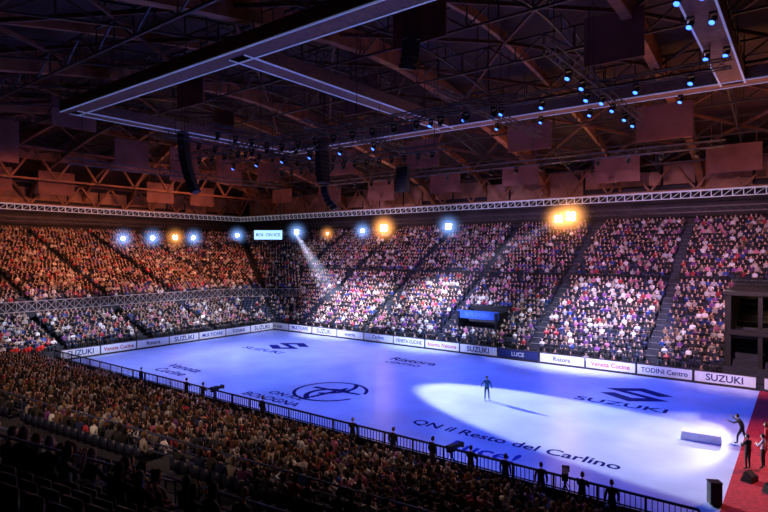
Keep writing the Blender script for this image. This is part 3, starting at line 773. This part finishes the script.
# corner video screen
m = MB(); m.box((0, 0, 0), (5.6, .3, 2.0), 0); m.box((0, -.17, 0), (5.3, .04, 1.75), 1)
V, F = text_geo('BOL ON ICE', .85); m.add([(v.x, -.2, v.y) for v in V], F, 2)
for g in (-2.3, 2.3): m.tube((g, 0, 1.0), (g, 0, 7.5), .05, 6)
o = m.build('video_screen', [M_black, M_screen, M_navy]); o.location = (-82, 71, 15); o.rotation_euler = (0, 0, math.radians(40))
hz = empty('emissive_haze_beams')  # beams drawn as emission volumes, not lit by the spots
haze('beam', (-79.6, 75.8, 15.4), (-57.5, 62.5, 5.4), .2, 1.8, (.6, .68, 1), .014, hz)
haze('beam', (-28.5, 79.6, 16.4), (-42, 62, 4.5), .3, 3.2, (.6, .62, 1), .0022, hz)

# ------------------------------------------------------------------ lights
def spot(name, loc, tgt, P, col, ang, blend=.6, r=.4):
    l = bpy.data.lights.new(name, 'SPOT'); l.energy = P; l.color = col; l.spot_size = math.radians(ang); l.spot_blend = blend; l.shadow_soft_size = r
    o = bpy.data.objects.new(name, l); COL.objects.link(o); o.location = loc; o.rotation_euler = (Vector(tgt)-Vector(loc)).to_track_quat('-Z', 'Y').to_euler(); return o
for x in (-57, -45, -33, -21, -9):
    for y in (33, 49):
        w = .12 if x < -40 else (.04 if x < -30 else .005)
        spot('blue_wash', (x, y, 21.3), (x+rnd.uniform(-2, 2), y+(1 if y < 40 else -1), 0), 17000 if (y > 40 or x < -30) else 11000, (w+.01, w+.09, 1), 72, .9)
spot('lavender_wash', (-60, 41, 21), (-50, 42, 0), 8000, (.65, .55, 1), 60, 1)
spot('follow_beam', (-66, 50, 18.5), (-12.5, 37.6, 0), 300000, (.85, .92, 1), 12.2, .15)
spot('follow_beam', (-6, 78, 17), (-6.5, 39.5, 0), 30000, (1, .97, .95), 8, .3)
spot('follow_beam', (-30, 80, 16.3), (-10, 42, 0), 18000, (.6, .75, 1), 9, .4)
# stand lighting
for x, t, P, c in ((-50, -54, 95000, (.62, .62, 1)), (-32, -38, 100000, (.5, .58, 1)), (-14, -18, 95000, (.6, .52, 1)), (-8, -4, 35000, (1, .6, .75))):
    spot('stand_wash', (x, 40, 20.5), (t, 63, 1.5), P, c, 40, 1)
for x, t, P, c in ((-50, -60, 34000, (.85, .55, .9)), (-34, -38, 38000, (.7, .52, 1)), (-14, -16, 42000, (.85, .5, .85)), (-4, 0, 25000, (1, .55, .7))):
    spot('stand_wash', (x, 40, 20.5), (t, 76, 9.5), P, c, 50, 1)
spot('stand_wash', (-40, 50, 20.5), (-52, 63, 3), 55000, (.85, .9, 1), 34, .6)
spot('stand_wash', (-38, 45, 20.5), (-42, 67, 5), 75000, (.9, .93, 1), 22, .8)
spot('stand_wash', (-20, 50, 20.5), (-20, 63, 1), 25000, (.8, .85, 1), 60, .8)
for y in (30, 45, 58):
    spot('warm_wash', (-62, y, 20.5), (-92, y, 10), 23000, (1, .36, .18), 70, 1)
for y in (30, 44, 54):
    spot('end_wash', (-52, y, 20), (-72, y, 1.5), 34000, (.75, .78, 1), 42, .8)
spot('usher_fill', (-55, 32, 18), (-66.3, 24.5, 1), 7000, (1, .6, .5), 22, .6)  # added spot without a fixture, brightens the otherwise dark ushers
for x in (-55, -35, -17):
    spot('near_wash', (x, 30, 20.5), (x-1, 17, 2), 6000, (1, .62, .48), 75, 1)
spot('near_wash', (-20, -2, 20), (-28, 14, 3), 5500, (1, .64, .45), 80, 1)
spot('carpet_wash', (2, 44, 18), (-1, 38, 0), 9000, (1, .5, .3), 60, .8)
for x, P, c in ((-85, 1000, (1, .38, .22)), (-55, 520, (1, .45, .32)), (-28, 520, (1, .45, .45)), (-5, 1200, (1, .42, .22))):  # added area lights without fixtures, facing up to brighten the roof
    l = bpy.data.lights.new('roof_fill', 'AREA'); l.energy = P; l.color = c; l.shape = 'RECTANGLE'; l.size = 16; l.size_y = 12; 
    o = bpy.data.objects.new('roof_fill', l); COL.objects.link(o); o.location = (x, 62, 17.5); o.rotation_euler = (math.pi, 0, 0)
spot('tunnel_lamp', (-2, 66, 7), (-2, 66, 0), 300, (1, .6, .3), 140, 1)
w = bpy.data.worlds.new('World'); scn.world = w; w.use_nodes = True; w.node_tree.nodes['Background'].inputs[0].default_value = (.01, .01, .03, 1); w.node_tree.nodes['Background'].inputs[1].default_value = .3

# ------------------------------------------------------------------ camera
cam = bpy.data.cameras.new('camera'); co = bpy.data.objects.new('camera', cam); COL.objects.link(co); scn.camera = co
cam.sensor_width = 36; cam.lens = 553/768*36; cam.clip_end = 400; cam.clip_start = .1
co.location = (0, 0, 11.7)
co.rotation_euler = (math.radians(90-.4), 0, math.radians(37.3))
